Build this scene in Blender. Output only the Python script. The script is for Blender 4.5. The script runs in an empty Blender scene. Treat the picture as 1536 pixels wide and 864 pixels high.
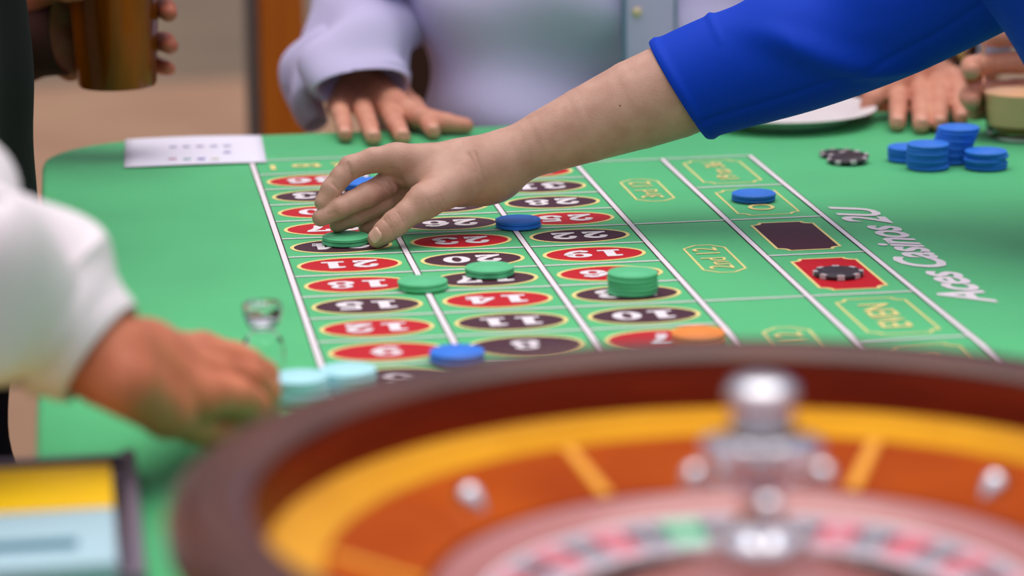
import bpy, bmesh, math, random
import numpy as np
from mathutils import Vector, Matrix
random.seed(7); rng = np.random.default_rng(7)
SC = bpy.context.scene; COL = SC.collection
PI = math.pi

# ------------------------------------------------------------------ camera
F = 4600.0                                   # focal length in pixels of a 1536 wide frame
ZT = 0.75                                    # height of the table top
CR = np.array([[.98952262, -.14378157, -.01310884], [.04484783, .21980011, .97451351], [.13723576, .96489107, -.22394547]])
CC = np.array([-.16509284, -1.98980817, .54928624 + ZT])
cd = bpy.data.cameras.new('camera'); cam = bpy.data.objects.new('camera', cd); COL.objects.link(cam)
cd.sensor_width = 36.0; cd.lens = 36.0 * F / 1536.0
cd.clip_start = .05; cd.clip_end = 200
cd.dof.use_dof = True; cd.dof.focus_distance = 2.64; cd.dof.aperture_fstop = 3.3
cam.matrix_world = Matrix(((CR[0][0], CR[1][0], -CR[2][0], CC[0]), (CR[0][1], CR[1][1], -CR[2][1], CC[1]),
                           (CR[0][2], CR[1][2], -CR[2][2], CC[2]), (0, 0, 0, 1)))
SC.camera = cam

# ------------------------------------------------------------------ sky, sun, exposure
w = bpy.data.worlds.new('sky'); SC.world = w; w.use_nodes = True
nt = w.node_tree; nt.nodes.clear()
o = nt.nodes.new('ShaderNodeOutputWorld'); bg = nt.nodes.new('ShaderNodeBackground')
tc = nt.nodes.new('ShaderNodeTexCoord'); sx = nt.nodes.new('ShaderNodeSeparateXYZ'); rp = nt.nodes.new('ShaderNodeValToRGB')
nt.links.new(tc.outputs['Generated'], sx.inputs[0]); nt.links.new(sx.outputs['Z'], rp.inputs[0])
rp.color_ramp.elements[0].position = 0.0; rp.color_ramp.elements[0].color = (.14, .13, .15, 1)
rp.color_ramp.elements[1].position = 1.0; rp.color_ramp.elements[1].color = (1.52, 1.48, 1.66, 1)
e = rp.color_ramp.elements.new(.35); e.color = (.46, .445, .51, 1)
nt.links.new(rp.outputs[0], bg.inputs[0]); bg.inputs[1].default_value = .80
nt.links.new(bg.outputs[0], o.inputs[0])
sd = bpy.data.lights.new('sun', 'SUN'); sun = bpy.data.objects.new('sun', sd); COL.objects.link(sun)
sd.energy = 1.5; sd.angle = math.radians(60); sd.color = (1.0, .93, .84)
sun.rotation_euler = Vector((-.04, -.10, -1.0)).to_track_quat('-Z', 'Y').to_euler()
sun.location = (-2, 1, 6)
SC.view_settings.view_transform = 'Standard'; SC.view_settings.look = 'None'
SC.view_settings.gamma = 1.0; SC.view_settings.use_curve_mapping = False; SC.view_settings.exposure = 0.23

# ------------------------------------------------------------------ helpers
def at(x, y, depth):                         # a point seen at pixel x, y, that far along the view axis
    return CC + depth * (CR.T @ np.array([(x - 768) / F, -(y - 432) / F, 1.]))
def up(x, y, z=0.0):                         # a point seen at pixel x, y, at height z over the table
    d = CR.T @ np.array([(x - 768) / F, -(y - 432) / F, 1.])
    return CC + d * ((z + ZT - CC[2]) / d[2])
def L(r, g, b):
    f = lambda c: (c / 255 / 12.92) if c / 255 <= .04045 else ((c / 255 + .055) / 1.055) ** 2.4
    return (f(r), f(g), f(b), 1.0)

def mat(name, col, rough=.5, metal=0.0, spec=.5, var=0.0, vscale=40.0, bump=0.0, bscale=400.0, sss=0.0, coat=0.0, trans=0.0, ior=1.45, sheen=0.0, col2=None, stretch=None):
    m = bpy.data.materials.new(name); m.use_nodes = True
    t = m.node_tree; b = t.nodes['Principled BSDF']
    b.inputs['Base Color'].default_value = col; b.inputs['Roughness'].default_value = rough
    b.inputs['Metallic'].default_value = metal; b.inputs['Specular IOR Level'].default_value = spec
    b.inputs['IOR'].default_value = ior
    if coat: b.inputs['Coat Weight'].default_value = coat; b.inputs['Coat Roughness'].default_value = .08
    if trans: b.inputs['Transmission Weight'].default_value = trans
    if sheen: b.inputs['Sheen Weight'].default_value = sheen; b.inputs['Sheen Roughness'].default_value = .4
    if sss:
        b.inputs['Subsurface Weight'].default_value = sss
        b.inputs['Subsurface Radius'].default_value = (1.0, .35, .18); b.inputs['Subsurface Scale'].default_value = .006
    co = t.nodes.new('ShaderNodeTexCoord'); src = co.outputs['Object']
    if stretch:
        mp = t.nodes.new('ShaderNodeMapping'); mp.inputs['Scale'].default_value = stretch
        t.links.new(src, mp.inputs[0]); src = mp.outputs[0]
    if var or col2:
        n = t.nodes.new('ShaderNodeTexNoise'); n.inputs['Scale'].default_value = vscale; n.inputs['Detail'].default_value = 5
        t.links.new(src, n.inputs['Vector'])
        r = t.nodes.new('ShaderNodeValToRGB')
        c2 = col2 or tuple(min(1, c * (1 + var)) for c in col[:3]) + (1,)
        c1 = col if col2 else tuple(c * (1 - var) for c in col[:3]) + (1,)
        r.color_ramp.elements[0].position = .32; r.color_ramp.elements[1].position = .68
        r.color_ramp.elements[0].color = c1; r.color_ramp.elements[1].color = c2
        t.links.new(n.outputs['Fac'], r.inputs[0]); t.links.new(r.outputs[0], b.inputs['Base Color'])
    if bump:
        n2 = t.nodes.new('ShaderNodeTexNoise'); n2.inputs['Scale'].default_value = bscale; n2.inputs['Detail'].default_value = 3
        t.links.new(src, n2.inputs['Vector'])
        bn = t.nodes.new('ShaderNodeBump'); bn.inputs['Strength'].default_value = bump; bn.inputs['Distance'].default_value = .001
        t.links.new(n2.outputs['Fac'], bn.inputs['Height']); t.links.new(bn.outputs[0], b.inputs['Normal'])
    return m

M = dict(
    felt=mat('green_cloth', L(82, 187, 121), .75, spec=.25, var=.05, vscale=9, bump=.25, bscale=1800, sheen=.15),
    white=mat('printed_white', L(232, 222, 226), .6, spec=.3), outline=mat('printed_outline', L(60, 35, 45), .6, spec=.3),
    red=mat('printed_red', L(188, 8, 28), .6, spec=.3), black=mat('printed_black', L(70, 34, 48), .6, spec=.3, var=.08, vscale=200),
    gold=mat('printed_gold', L(236, 216, 140), .6, spec=.3),
    under=mat('table_board', L(60, 40, 30), .6), steel=mat('folding_steel', L(90, 90, 95), .35, metal=.8),
    bluechip=mat('blue_clay', L(42, 120, 222), .5, spec=.4, bump=.15, bscale=900), greenchip=mat('green_clay', L(88, 192, 134), .5, spec=.4, bump=.15, bscale=900),
    blackchip=mat('black_clay', L(52, 44, 50), .45, spec=.4), silver=mat('pale_spot', L(190, 178, 180), .5),
    cyanchip=mat('cyan_clay', L(172, 226, 234), .5), orangechip=mat('orange_clay', L(236, 138, 48), .5),
    mahogany=mat('dark_mahogany', L(88, 42, 22), .28, spec=.35, coat=.08, col2=L(66, 28, 14), vscale=14, stretch=(1, 1, 6)),
    track=mat('golden_maple', L(226, 160, 26), .32, spec=.2, col2=L(206, 140, 22), vscale=12),
    stator=mat('amber_wood', L(176, 76, 0), .34, spec=.05, col2=L(154, 58, 0), vscale=14),
    inlay=mat('pale_inlay', L(232, 160, 44), .3, spec=.25), wallwood=mat('deep_red_wood', L(120, 36, 6), .4, spec=.2, col2=L(96, 24, 2), vscale=14, stretch=(1, 1, 6)), rotorwood=mat('rose_wood', L(172, 104, 98), .2, spec=.5, coat=.4),
    chrome=mat('chrome', L(225, 225, 230), .08, metal=1.0), brass=mat('brass', L(220, 170, 80), .2, metal=1.0),
    ringwhite=mat('ring_white', L(226, 216, 220), .4, spec=.2), ringred=mat('ring_red', L(190, 8, 36), .4, spec=.2),
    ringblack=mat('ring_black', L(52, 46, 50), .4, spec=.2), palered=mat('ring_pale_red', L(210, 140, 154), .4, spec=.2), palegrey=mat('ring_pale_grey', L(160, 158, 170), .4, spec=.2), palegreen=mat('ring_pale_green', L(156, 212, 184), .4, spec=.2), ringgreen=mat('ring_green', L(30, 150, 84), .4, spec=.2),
    skin_w=mat('fair_skin', L(200, 156, 136), .46, spec=.45, col2=L(184, 138, 118), vscale=55, bump=.35, bscale=900, sss=.06),
    skin_m=mat('pink_skin', L(222, 160, 132), .5, spec=.35, col2=L(206, 136, 112), vscale=40, bump=.2, bscale=600, sss=.1),
    skin_c=mat('tanned_skin', L(208, 124, 88), .5, spec=.35, col2=L(184, 102, 70), vscale=35, bump=.2, bscale=600, sss=.1),
    skin_d=mat('ruddy_skin', L(190, 110, 84), .5, spec=.35, col2=L(170, 90, 70), vscale=35, sss=.1),
    nail=mat('nail', L(226, 166, 142), .45, spec=.25), nailw=mat('nail_plain', L(224, 178, 160), .3, spec=.45),
    royal=mat('royal_blue_crepe', L(4, 58, 184), .66, spec=.14, bump=.2, bscale=1500),
    lav=mat('pale_lavender_cotton', L(204, 196, 230), .8, spec=.2, bump=.15, bscale=700),
    placket=mat('blue_grey_thread', L(120, 142, 170), .8, spec=.2),
    button=mat('cream_button', L(225, 205, 165), .4),
    wcotton=mat('white_cotton', L(232, 224, 226), .8, spec=.2, bump=.15, bscale=600),
    blackcloth=mat('black_cloth', L(24, 24, 24), .85, spec=.15), navy=mat('dark_navy_cloth', L(28, 30, 48), .85, spec=.15),
    brownsleeve=mat('dark_brown_wool', L(58, 34, 30), .85, spec=.1),
    trousers=mat('grey_trousers', L(70, 70, 78), .85, spec=.1),
    paper=mat('white_paper', L(232, 228, 242), .7, spec=.2), plate=mat('white_plate', L(238, 228, 226), .45),
    mark=mat('pale_grey_print', L(188, 184, 212), .7), dotr=mat('pink_print', L(214, 150, 180), .7), dotg=mat('mint_print', L(160, 205, 195), .7),
    dotp=mat('violet_print', L(150, 135, 205), .7), doty=mat('cream_print', L(228, 226, 205), .7),
    amber=mat('amber_glass', L(168, 84, 8), .16, spec=.3, col2=L(84, 40, 4), vscale=8, stretch=(3, 3, .3)),
    stout=mat('brown_ale', L(92, 48, 10), .1),
    plasticcup=mat('clear_plastic', (1, 1, 1, 1), .03, trans=1.0, ior=1.12), lemonade=mat('cloudy_lemonade', L(255, 200, 152), .2, ior=1.2),
    straw=mat('amber_base', L(170, 110, 50), .3, trans=.3), glass=mat('clear_glass', (1, 1, 1, 1), .02, trans=1.0, ior=1.45),
    gold_metal=mat('gold_metal', L(250, 200, 100), .25, metal=1.0), strap=mat('dark_strap', L(60, 34, 20), .6),
    traygrey=mat('grey_plastic', L(112, 98, 114), .5), yellow=mat('yellow_card', L(252, 206, 14), .5, col2=L(242, 190, 4), vscale=9),
    paleblue=mat('pale_blue_card', L(168, 200, 210), .5), teal=mat('teal_print', L(62, 112, 132), .5),
    paving=mat('tan_paving', L(148, 118, 94), .9, spec=.1, col2=L(138, 106, 86), vscale=3), road=mat('grey_asphalt', L(112, 98, 80), .9, spec=.1, col2=L(102, 88, 76), vscale=2),
    postwood=mat('orange_brown_wood', L(206, 118, 18), .5, col2=L(184, 98, 12), vscale=6, stretch=(6, 6, .5)), postmetal=mat('grey_metal', L(110, 104, 98), .5),
    darkwood=mat('dark_walnut', L(58, 36, 22), .6), redwood=mat('red_brown_wood', L(148, 84, 44), .55, col2=L(132, 72, 36), vscale=6, stretch=(6, 6, .5)),
)

def obj(name, me, m=None, parent=None, smooth=True):
    ms = m if isinstance(m, (list, tuple)) else ([m] if m else [])
    for x in ms: me.materials.append(x)
    if smooth and len(me.polygons): me.polygons.foreach_set('use_smooth', [True] * len(me.polygons))
    o = bpy.data.objects.new(name, me); COL.objects.link(o)
    if parent: o.parent = parent; o.matrix_parent_inverse = parent_inv(parent)
    return o
def parent_inv(p):
    m = Matrix.Translation(p.location) @ p.rotation_euler.to_matrix().to_4x4()
    q = p.parent
    if q is not None: m = world_of(q) @ p.matrix_parent_inverse @ m
    return m.inverted()
def world_of(p):
    m = Matrix.Translation(p.location) @ p.rotation_euler.to_matrix().to_4x4()
    return (world_of(p.parent) @ p.matrix_parent_inverse @ m) if p.parent else m
def thing(name, label, cat, loc=(0, 0, 0), group=None):
    o = bpy.data.objects.new(name, None); COL.objects.link(o); o.location = loc; o.empty_display_size = .05
    return tag(o, label, cat, group)
def tag(o, label, cat, group=None):
    o['label'] = label; o['category'] = cat
    if group: o['group'] = group
    return o
def py(name, V, Fc): 
    me = bpy.data.meshes.new(name); me.from_pydata([tuple(map(float, v)) for v in V], [], Fc); me.update(); return me
def frombm(name, bm):
    me = bpy.data.meshes.new(name); bm.normal_update(); bm.to_mesh(me); bm.free(); return me
def sharp(o, ang=35):
    try: o.data.set_sharp_from_angle(angle=math.radians(ang))
    except Exception: pass
    return o
def box_bm(bm, c, s, bev=0.0, rz=0.0):
    r = bmesh.ops.create_cube(bm, size=1.0)
    mt = Matrix.Translation(c) @ Matrix.Rotation(rz, 4, 'Z') @ Matrix.Diagonal((s[0], s[1], s[2], 1))
    bmesh.ops.transform(bm, matrix=mt, verts=r['verts'])
    if bev: bmesh.ops.bevel(bm, geom=list({e for v in r['verts'] for e in v.link_edges}), offset=bev, segments=2, profile=.6, affect='EDGES')
def box(name, c, s, m, parent=None, bev=0.0, rz=0.0):
    bm = bmesh.new(); box_bm(bm, c, s, bev, rz); return sharp(obj(name, frombm(name, bm), m, parent))
def lathe(prof, n=64, c=(0, 0, 0), close=True, a0=0.0, a1=2 * PI):
    full = abs(a1 - a0 - 2 * PI) < 1e-6; V = []; Fc = []; k = len(prof); m = n if full else n + 1
    for i in range(m):
        a = a0 + (a1 - a0) * i / n
        for r, z in prof: V.append((c[0] + r * math.cos(a), c[1] + r * math.sin(a), c[2] + z))
    for i in range(n):
        j = (i + 1) % m
        for q in range(k - 1): Fc.append((i * k + q, j * k + q, j * k + q + 1, i * k + q + 1))
    return V, Fc
def lathe_obj(name, prof, m, parent=None, n=64, c=(0, 0, 0), ang=30):
    V, Fc = lathe(prof, n, c); me = py(name, V, Fc)
    bm = bmesh.new(); bm.from_mesh(me); bmesh.ops.remove_doubles(bm, verts=bm.verts, dist=1e-6); bmesh.ops.recalc_face_normals(bm, faces=bm.faces); bm.to_mesh(me); bm.free()
    return sharp(obj(name, me, m, parent), ang)

# ---- implicit surfaces for bodies and hands (one continuous skin)
def cap(P, a, ra, b, rb):
    a = np.asarray(a, np.float32); b = np.asarray(b, np.float32); ba = b - a
    t = np.clip(((P - a) @ ba) / max(float(ba @ ba), 1e-12), 0, 1)
    d = P - a - t[:, None] * ba
    return np.sqrt((d * d).sum(1)) - (ra + t * (rb - ra))
def smin(a, b, k):
    h = np.clip(k - np.abs(a - b), 0, None) / k
    return np.minimum(a, b) - h * h * k * .25
def chain(P, pts, k=.003):
    d = None
    for (a, ra), (b, rb) in zip(pts[:-1], pts[1:]):
        c = cap(P, a, ra, b, rb); d = c if d is None else smin(d, c, k)
    return d
def surf_nets(f, lo, hi, h):
    lo = np.asarray(lo, np.float32); n = np.ceil((np.asarray(hi) - lo) / h).astype(int) + 1
    ax = [lo[i] + h * np.arange(n[i], dtype=np.float32) for i in range(3)]
    D = np.empty(tuple(n), np.float32)
    B = 12; nb = [(int(k) + B - 1) // B for k in n]      # bricks far from the surface are skipped
    cen = np.stack(np.meshgrid(*[lo[i] + h * (np.arange(nb[i]) * B + B / 2 - .5) for i in range(3)], indexing='ij'), -1).reshape(-1, 3).astype(np.float32)
    dc = f(cen).reshape(nb)
    D[:] = np.repeat(np.repeat(np.repeat(dc, B, 0), B, 1), B, 2)[:n[0], :n[1], :n[2]]
    live = np.argwhere(np.abs(dc) < 1.05 * B * h + .008); g0 = np.stack(np.meshgrid(*[np.arange(B)] * 3, indexing='ij'), -1).reshape(-1, 3)
    for i in range(0, len(live), 300):
        q = (live[i:i + 300, None, :] * B + g0[None]).reshape(-1, 3); q = q[(q < n).all(1)]
        D[q[:, 0], q[:, 1], q[:, 2]] = f((lo + q * h).astype(np.float32))
    S = D < 0
    c = np.zeros(tuple(n - 1), np.int8)
    for dx in (0, 1):
        for dy in (0, 1):
            for dz in (0, 1): c += S[dx:n[0] - 1 + dx, dy:n[1] - 1 + dy, dz:n[2] - 1 + dz]
    act = (c > 0) & (c < 8); idx = np.argwhere(act); ids = -np.ones(act.shape, np.int64); ids[act] = np.arange(len(idx))
    acc = np.zeros((len(idx), 3)); cnt = np.zeros(len(idx))
    cor = [(x, y, z) for x in (0, 1) for y in (0, 1) for z in (0, 1)]
    for p in cor:
        for q in cor:
            if sum(q) == sum(p) + 1 and all(q[i] >= p[i] for i in range(3)):
                a = D[idx[:, 0] + p[0], idx[:, 1] + p[1], idx[:, 2] + p[2]]; b = D[idx[:, 0] + q[0], idx[:, 1] + q[1], idx[:, 2] + q[2]]
                m = (a < 0) != (b < 0); t = np.where(m, a / np.where(m, a - b, 1), 0)
                pt = np.array(p) + t[:, None] * (np.array(q) - np.array(p))
                acc += pt * m[:, None]; cnt += m
    V = lo + (idx + acc / cnt[:, None]) * h
    Q = []
    for axn in range(3):
        sl0 = [slice(None)] * 3; sl1 = [slice(None)] * 3; sl0[axn] = slice(0, -1); sl1[axn] = slice(1, None)
        a = S[tuple(sl0)]; b = S[tuple(sl1)]; e = np.argwhere(a != b)
        u, v = [(1, 2), (2, 0), (0, 1)][axn]
        e = e[(e[:, u] > 0) & (e[:, v] > 0) & (e[:, u] < n[u] - 1) & (e[:, v] < n[v] - 1)]
        fl = a[e[:, 0], e[:, 1], e[:, 2]]
        def cell(du, dv):
            k = e.copy(); k[:, u] -= du; k[:, v] -= dv; return ids[k[:, 0], k[:, 1], k[:, 2]]
        q = np.stack([cell(1, 1), cell(0, 1), cell(0, 0), cell(1, 0)], 1)
        q = np.where(fl[:, None], q, q[:, ::-1]); Q.append(q)
    Q = np.concatenate(Q); return V, Q[(Q >= 0).all(1)]
def mesh_np(name, V, Q):
    me = bpy.data.meshes.new(name); me.vertices.add(len(V)); me.vertices.foreach_set('co', np.asarray(V, np.float32).ravel())
    me.loops.add(Q.size); me.polygons.add(len(Q)); me.loops.foreach_set('vertex_index', Q.ravel().astype(np.int32))
    me.polygons.foreach_set('loop_start', (np.arange(len(Q)) * 4).astype(np.int32)); me.polygons.foreach_set('loop_total', np.full(len(Q), 4, np.int32))
    me.update(calc_edges=True); me.validate(); return me
def sdf_mesh(name, f, lo, hi, h):
    V, Q = surf_nets(f, lo, hi, h); return mesh_np(name, V, Q)
def bounds(pts, pad):
    A = np.array([np.asarray(p) for p, r in pts]); R = np.array([r for p, r in pts])[:, None]
    return (A - R).min(0) - pad, (A + R).max(0) + pad
def join(name, meshes):
    Vs = []; Qs = []; n = 0
    for V, Q in meshes: Vs.append(V); Qs.append(Q + n); n += len(V)
    return mesh_np(name, np.concatenate(Vs), np.concatenate(Qs))

def loft(path, nth=48, disp=None, sub=8, shear=0.0, inner=.004, upv=(0, 0, 1)):
    """tube through (point, half width, half height); the first end is a turned hem, the last is closed"""
    P = np.array([p for p, a, b in path]); A = np.array([[a, b] for p, a, b in path])
    n = len(P); T = np.linspace(0, n - 1, (n - 1) * sub + 1)
    def cr(X, t):
        i = int(min(math.floor(t), n - 2)); u = t - i
        p0, p1, p2, p3 = X[max(i - 1, 0)], X[i], X[i + 1], X[min(i + 2, n - 1)]
        return .5 * ((2 * p1) + (-p0 + p2) * u + (2 * p0 - 5 * p1 + 4 * p2 - p3) * u * u + (-p0 + 3 * p1 - 3 * p2 + p3) * u ** 3)
    C = np.array([cr(P, t) for t in T]); R = np.array([cr(A, t) for t in T])
    s = np.concatenate([[0], np.cumsum(np.linalg.norm(np.diff(C, axis=0), axis=1))])
    V = []; Fc = []
    th = np.linspace(0, 2 * PI, nth, endpoint=False)
    rings = []
    for i in range(len(C)):
        t = C[min(i + 1, len(C) - 1)] - C[max(i - 1, 0)]; t /= np.linalg.norm(t)
        side = np.cross(t, upv); side /= np.linalg.norm(side); u = np.cross(side, t)
        sh = shear * math.exp(-s[i] / .12)
        ring = []
        for a in th:
            d = disp(s[i], a) if disp else 0
            ca, sa = math.cos(a), math.sin(a)
            ring.append(C[i] + side * ca * (R[i][0] + d) + u * sa * (R[i][1] + d) - t * sh * sa * R[i][1])
        rings.append(np.array(ring))
    cen = rings[0].mean(0); t0 = rings[1].mean(0) - cen; t0 /= np.linalg.norm(t0)
    inn = [cen + (rings[0] - cen) * (1 - inner / R[0].mean()) + t0 * .004, cen + (rings[0] - cen) * (1 - inner / R[0].mean() * 1.3) + t0 * .05]
    edge = cen + (rings[0] - cen) * (1 - inner * .4 / R[0].mean()) - t0 * .0012
    rings = [inn[1], inn[0], edge] + rings
    k = len(rings)
    for r in rings: V.extend(r.tolist())
    for i in range(k - 1):
        for j in range(nth):
            j2 = (j + 1) % nth; Fc.append((i * nth + j, (i + 1) * nth + j, (i + 1) * nth + j2, i * nth + j2))
    Fc.append(tuple((k - 1) * nth + j for j in range(nth)))
    return V, Fc

# ------------------------------------------------------------------ ground and what stands behind
def ground(name, x0, x1, y0, y1, z0, m):
    bm = bmesh.new(); box_bm(bm, ((x0 + x1) / 2, (y0 + y1) / 2, z0 - .1), (x1 - x0, y1 - y0, .2)); g = obj(name, frombm(name, bm), m, smooth=False); g['kind'] = 'structure'; return g
ground('ground', -9, 9, -4, 6.25, 0, M['paving'])
ground('roadway', -9, 9, 6.25, 22, 0, M['road'])

# ------------------------------------------------------------------ roulette table
CW, RD, CA, CB = .103, .07513, .08637, .08719        # number cell, dozen column, outside column
XL = [0, CW, 2 * CW, 3 * CW, 3 * CW + CA, 3 * CW + CA + CB]
TX0, TX1, TY0, TY1, RC = -.203, .87, -1.02, 1.127, .115
def rrect(x0, x1, y0, y1, r, n=10):
    out = []
    for cx, cy, a in ((x1 - r, y1 - r, 0), (x0 + r, y1 - r, PI / 2), (x0 + r, y0 + r, PI), (x1 - r, y0 + r, 1.5 * PI)):
        for i in range(n + 1):
            t = a + PI / 2 * i / n; out.append((cx + r * math.cos(t), cy + r * math.sin(t)))
    return out
def slab(name, prof, m, parent):               # rounded-corner slab, prof = [(inset, z)]
    V = []; Fc = []; k = None
    for ins, z in prof:
        p = rrect(TX0 + ins, TX1 - ins, TY0 + ins, TY1 - ins, RC - ins); k = len(p); V += [(x, y, z) for x, y in p]
    for i in range(len(prof) - 1):
        for j in range(k): Fc.append((i * k + j, i * k + (j + 1) % k, (i + 1) * k + (j + 1) % k, (i + 1) * k + j))
    Fc.append(tuple((len(prof) - 1) * k + j for j in range(k))); Fc.append(tuple(reversed(range(k))))
    return sharp(obj(name, py(name, V, Fc), m, parent), 50)
table = thing('roulette_table', 'long folding roulette table covered in bright green printed cloth', 'table', ((TX0 + TX1) / 2, 0, 0))
slab('table_board', [(.006, ZT - .04), (.006, ZT - .004)], M['under'], table)
cloth = slab('layout_cloth', [(.004, ZT - .045), (0, ZT - .04), (0, ZT - .006), (.0018, ZT - .0018), (.006, ZT)], M['felt'], table)
for lx in (-.1, .77):
    for ly in (-.85, .95): box('leg', (lx, ly, .355), (.035, .035, .71), M['steel'], table, .004)
for ly in (-.85, .95): box('crossbar', (.335, ly, .22), (.87, .02, .02), M['steel'], table, .003)
Z1, Z2, Z3 = ZT + .0003, ZT + .0006, ZT + .0009
class Flat:                                     # thin printed shapes, one mesh with several inks
    def __init__(s): s.V = []; s.F = []; s.mi = []
    def poly(s, pts, z, m=0): 
        b = len(s.V); s.V += [(x, y, z) for x, y in pts]; s.F.append(tuple(range(b, b + len(pts)))); s.mi.append(m)
    def ring(s, o, i, z, m=0):
        n = len(o); b = len(s.V); s.V += [(x, y, z) for x, y in o] + [(x, y, z) for x, y in i]
        for k in range(n): s.F.append((b + k, b + (k + 1) % n, b + n + (k + 1) % n, b + n + k)); s.mi.append(m)
    def build(s, name, mats, parent):
        me = py(name, s.V, s.F)
        bm = bmesh.new(); bm.from_mesh(me)
        for f in bm.faces:
            f.normal_update()
            if f.normal.z < 0: f.normal_flip()
        bm.to_mesh(me); bm.free()
        me.polygons.foreach_set('material_index', s.mi); return obj(name, me, mats, parent, smooth=False)
def ell(cx, cy, rx, ry, n=40, a0=0, a1=2 * PI, end=False):
    k = n + 1 if end else n
    return [(cx + rx * math.cos(a0 + (a1 - a0) * i / n), cy + ry * math.sin(a0 + (a1 - a0) * i / n)) for i in range(k)]
def stroke(pts, ws):                            # ribbon polygons along a path
    out = []
    P = [np.array(p, float) for p in pts]; N = len(P)
    if not isinstance(ws, (list, tuple)): ws = [ws] * N
    nr = []
    for i in range(N):
        t = P[min(i + 1, N - 1)] - P[max(i - 1, 0)]; t = t / (np.linalg.norm(t) + 1e-9); nr.append(np.array([-t[1], t[0]]))
    for i in range(N - 1):
        out.append([tuple(P[i] + nr[i] * ws[i]), tuple(P[i + 1] + nr[i + 1] * ws[i + 1]), tuple(P[i + 1] - nr[i + 1] * ws[i + 1]), tuple(P[i] - nr[i] * ws[i])])
    return out
def rect(x0, y0, x1, y1): return [(x0, y0), (x1, y0), (x1, y1), (x0, y1)]
def arcp(cx, cy, rx, ry, d0, d1, n=14): return ell(cx, cy, rx, ry, n, math.radians(d0), math.radians(d1), True)
def wv(n, a, b): return [a + (b - a) * math.sin(PI * i / (n - 1)) for i in range(n)]
def glyph(c):                                   # fat slab digits in a 24 x 32 box: polygons and rings
    P = []; R = []
    if c == '0': R.append((ell(12, 16, 12, 16), ell(12, 16, 4.2, 11.5)))
    elif c == '1': P += [rect(7.5, 2, 16.5, 32), rect(2, 0, 22, 5.5), [(2, 26), (7.5, 26), (7.5, 32), (2, 30)], rect(2, 25, 9, 29.5)]
    elif c == '2':
        a = arcp(12, 22.5, 8, 7, 165, -30); P += stroke(a, wv(len(a), 2.6, 3.9)); P += [ell(4.8, 22.5, 4, 4, 16)]
        P += stroke([a[-1], (15, 13), (9, 8), (4, 4)], [3.9, 3.6, 3, 2.6]); P += [rect(1, 0, 22.5, 6), rect(18.5, 0, 22.5, 10)]
    elif c == '3':
        a = arcp(11, 24, 8, 6, 160, -80); b = arcp(11, 9, 9, 7, 80, -160); P += stroke(a, wv(len(a), 2.4, 4)) + stroke(b, wv(len(b), 2.2, 4.2)); P += [ell(4.5, 25, 3.6, 3.6, 16), ell(4.2, 7.5, 4, 4, 16)]
    elif c == '4': P += [rect(13, 0, 20, 32), rect(9, 0, 23.5, 4.5), rect(0, 8, 24, 13)] + stroke([(15, 31), (2, 10.5)], 2.6)
    elif c == '5':
        a = arcp(11, 10.5, 8.5, 8, 125, -165); P += [rect(3.5, 25.5, 21, 32), rect(3.5, 14, 8, 32)] + stroke(a, wv(len(a), 2.4, 4.2)) + [ell(4.2, 8.5, 4, 4, 16)]
    elif c in '69':
        R2 = [(ell(12, 10, 11.5, 10), ell(12, 10, 4, 6))]; a = arcp(14, 12, 11.5, 17.5, 178, 75); P2 = stroke(a, wv(len(a), 4.2, 3)) + [ell(18.5, 27, 3.8, 3.8, 16)]
        if c == '9':
            fl = lambda q: [(24 - x, 32 - y) for x, y in q]
            R2 = [(fl(o), fl(i)) for o, i in R2]; P2 = [fl(q) for q in P2]
        P += P2; R += R2
    elif c == '7': P += [rect(1.5, 25.5, 23, 32), rect(1.5, 20, 5.5, 32)] + stroke([(20, 27), (14, 17), (11.5, 8), (11, 0)], [3, 3.4, 4.2, 4.6])
    elif c == '8': R += [(ell(12, 24, 9.5, 8), ell(12, 24, 3.6, 4.2)), (ell(12, 9, 11.5, 9), ell(12, 9, 4.4, 5))]
    return P, R
def put_number(fl, s, cx, cy, sc, z, m, rot=PI, gap=4.5, sy=1.0):
    W = 24 * len(s) + gap * (len(s) - 1); cr, sr = math.cos(rot), math.sin(rot)
    for k, ch in enumerate(s):
        P, R = glyph(ch); ox = -W / 2 + k * (24 + gap)
        tr = lambda q: [(cx + sc * ((x + ox) * cr - sy * (y - 16) * sr), cy + sc * ((x + ox) * sr + sy * (y - 16) * cr)) for x, y in q]
        for q_, p in enumerate(P): fl.poly(tr(p), z + 1.5e-5 * q_, m)
        for o_, i_ in R: fl.ring(tr(o_), tr(i_), z, m)
REDS = {1, 3, 5, 7, 9, 12, 14, 16, 18, 19, 21, 23, 25, 27, 30, 32, 34, 36}
for k in range(12):
    for c in range(3):
        n = 3 * (k + 1) - c; cx, cy = (c + .5) * CW, (k + .5) * RD; f = Flat()
        f.ring(ell(cx, cy, .0438, .0286), ell(cx, cy, .0405, .0254), Z1, 0)
        f.poly(ell(cx, cy, .0406, .0255), Z1, 1); put_number(f, str(n), cx, cy, .00094, Z2, 2, sy=.84)
        f.build('number_field', [M['gold'], M['red'] if n in REDS else M['black'], M['white']], cloth)
def line(x0, y0, x1, y1, hw=.0021, dark=False):
    f = Flat(); dx, dy = x1 - x0, y1 - y0; l = math.hypot(dx, dy); nx, ny = -dy / l, dx / l
    q = lambda w0, w1: [(x0 + nx * w0, y0 + ny * w0), (x1 + nx * w0, y1 + ny * w0), (x1 + nx * w1, y1 + ny * w1), (x0 + nx * w1, y0 + ny * w1)]
    if dark: f.poly(q(-hw - .0012, hw + .0007), Z2, 1); f.poly(q(-hw, hw), Z3, 0)
    else: f.poly(q(-hw, hw), Z2, 0)
    f.build('layout_line', [M['white'], M['outline']], cloth)
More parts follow.
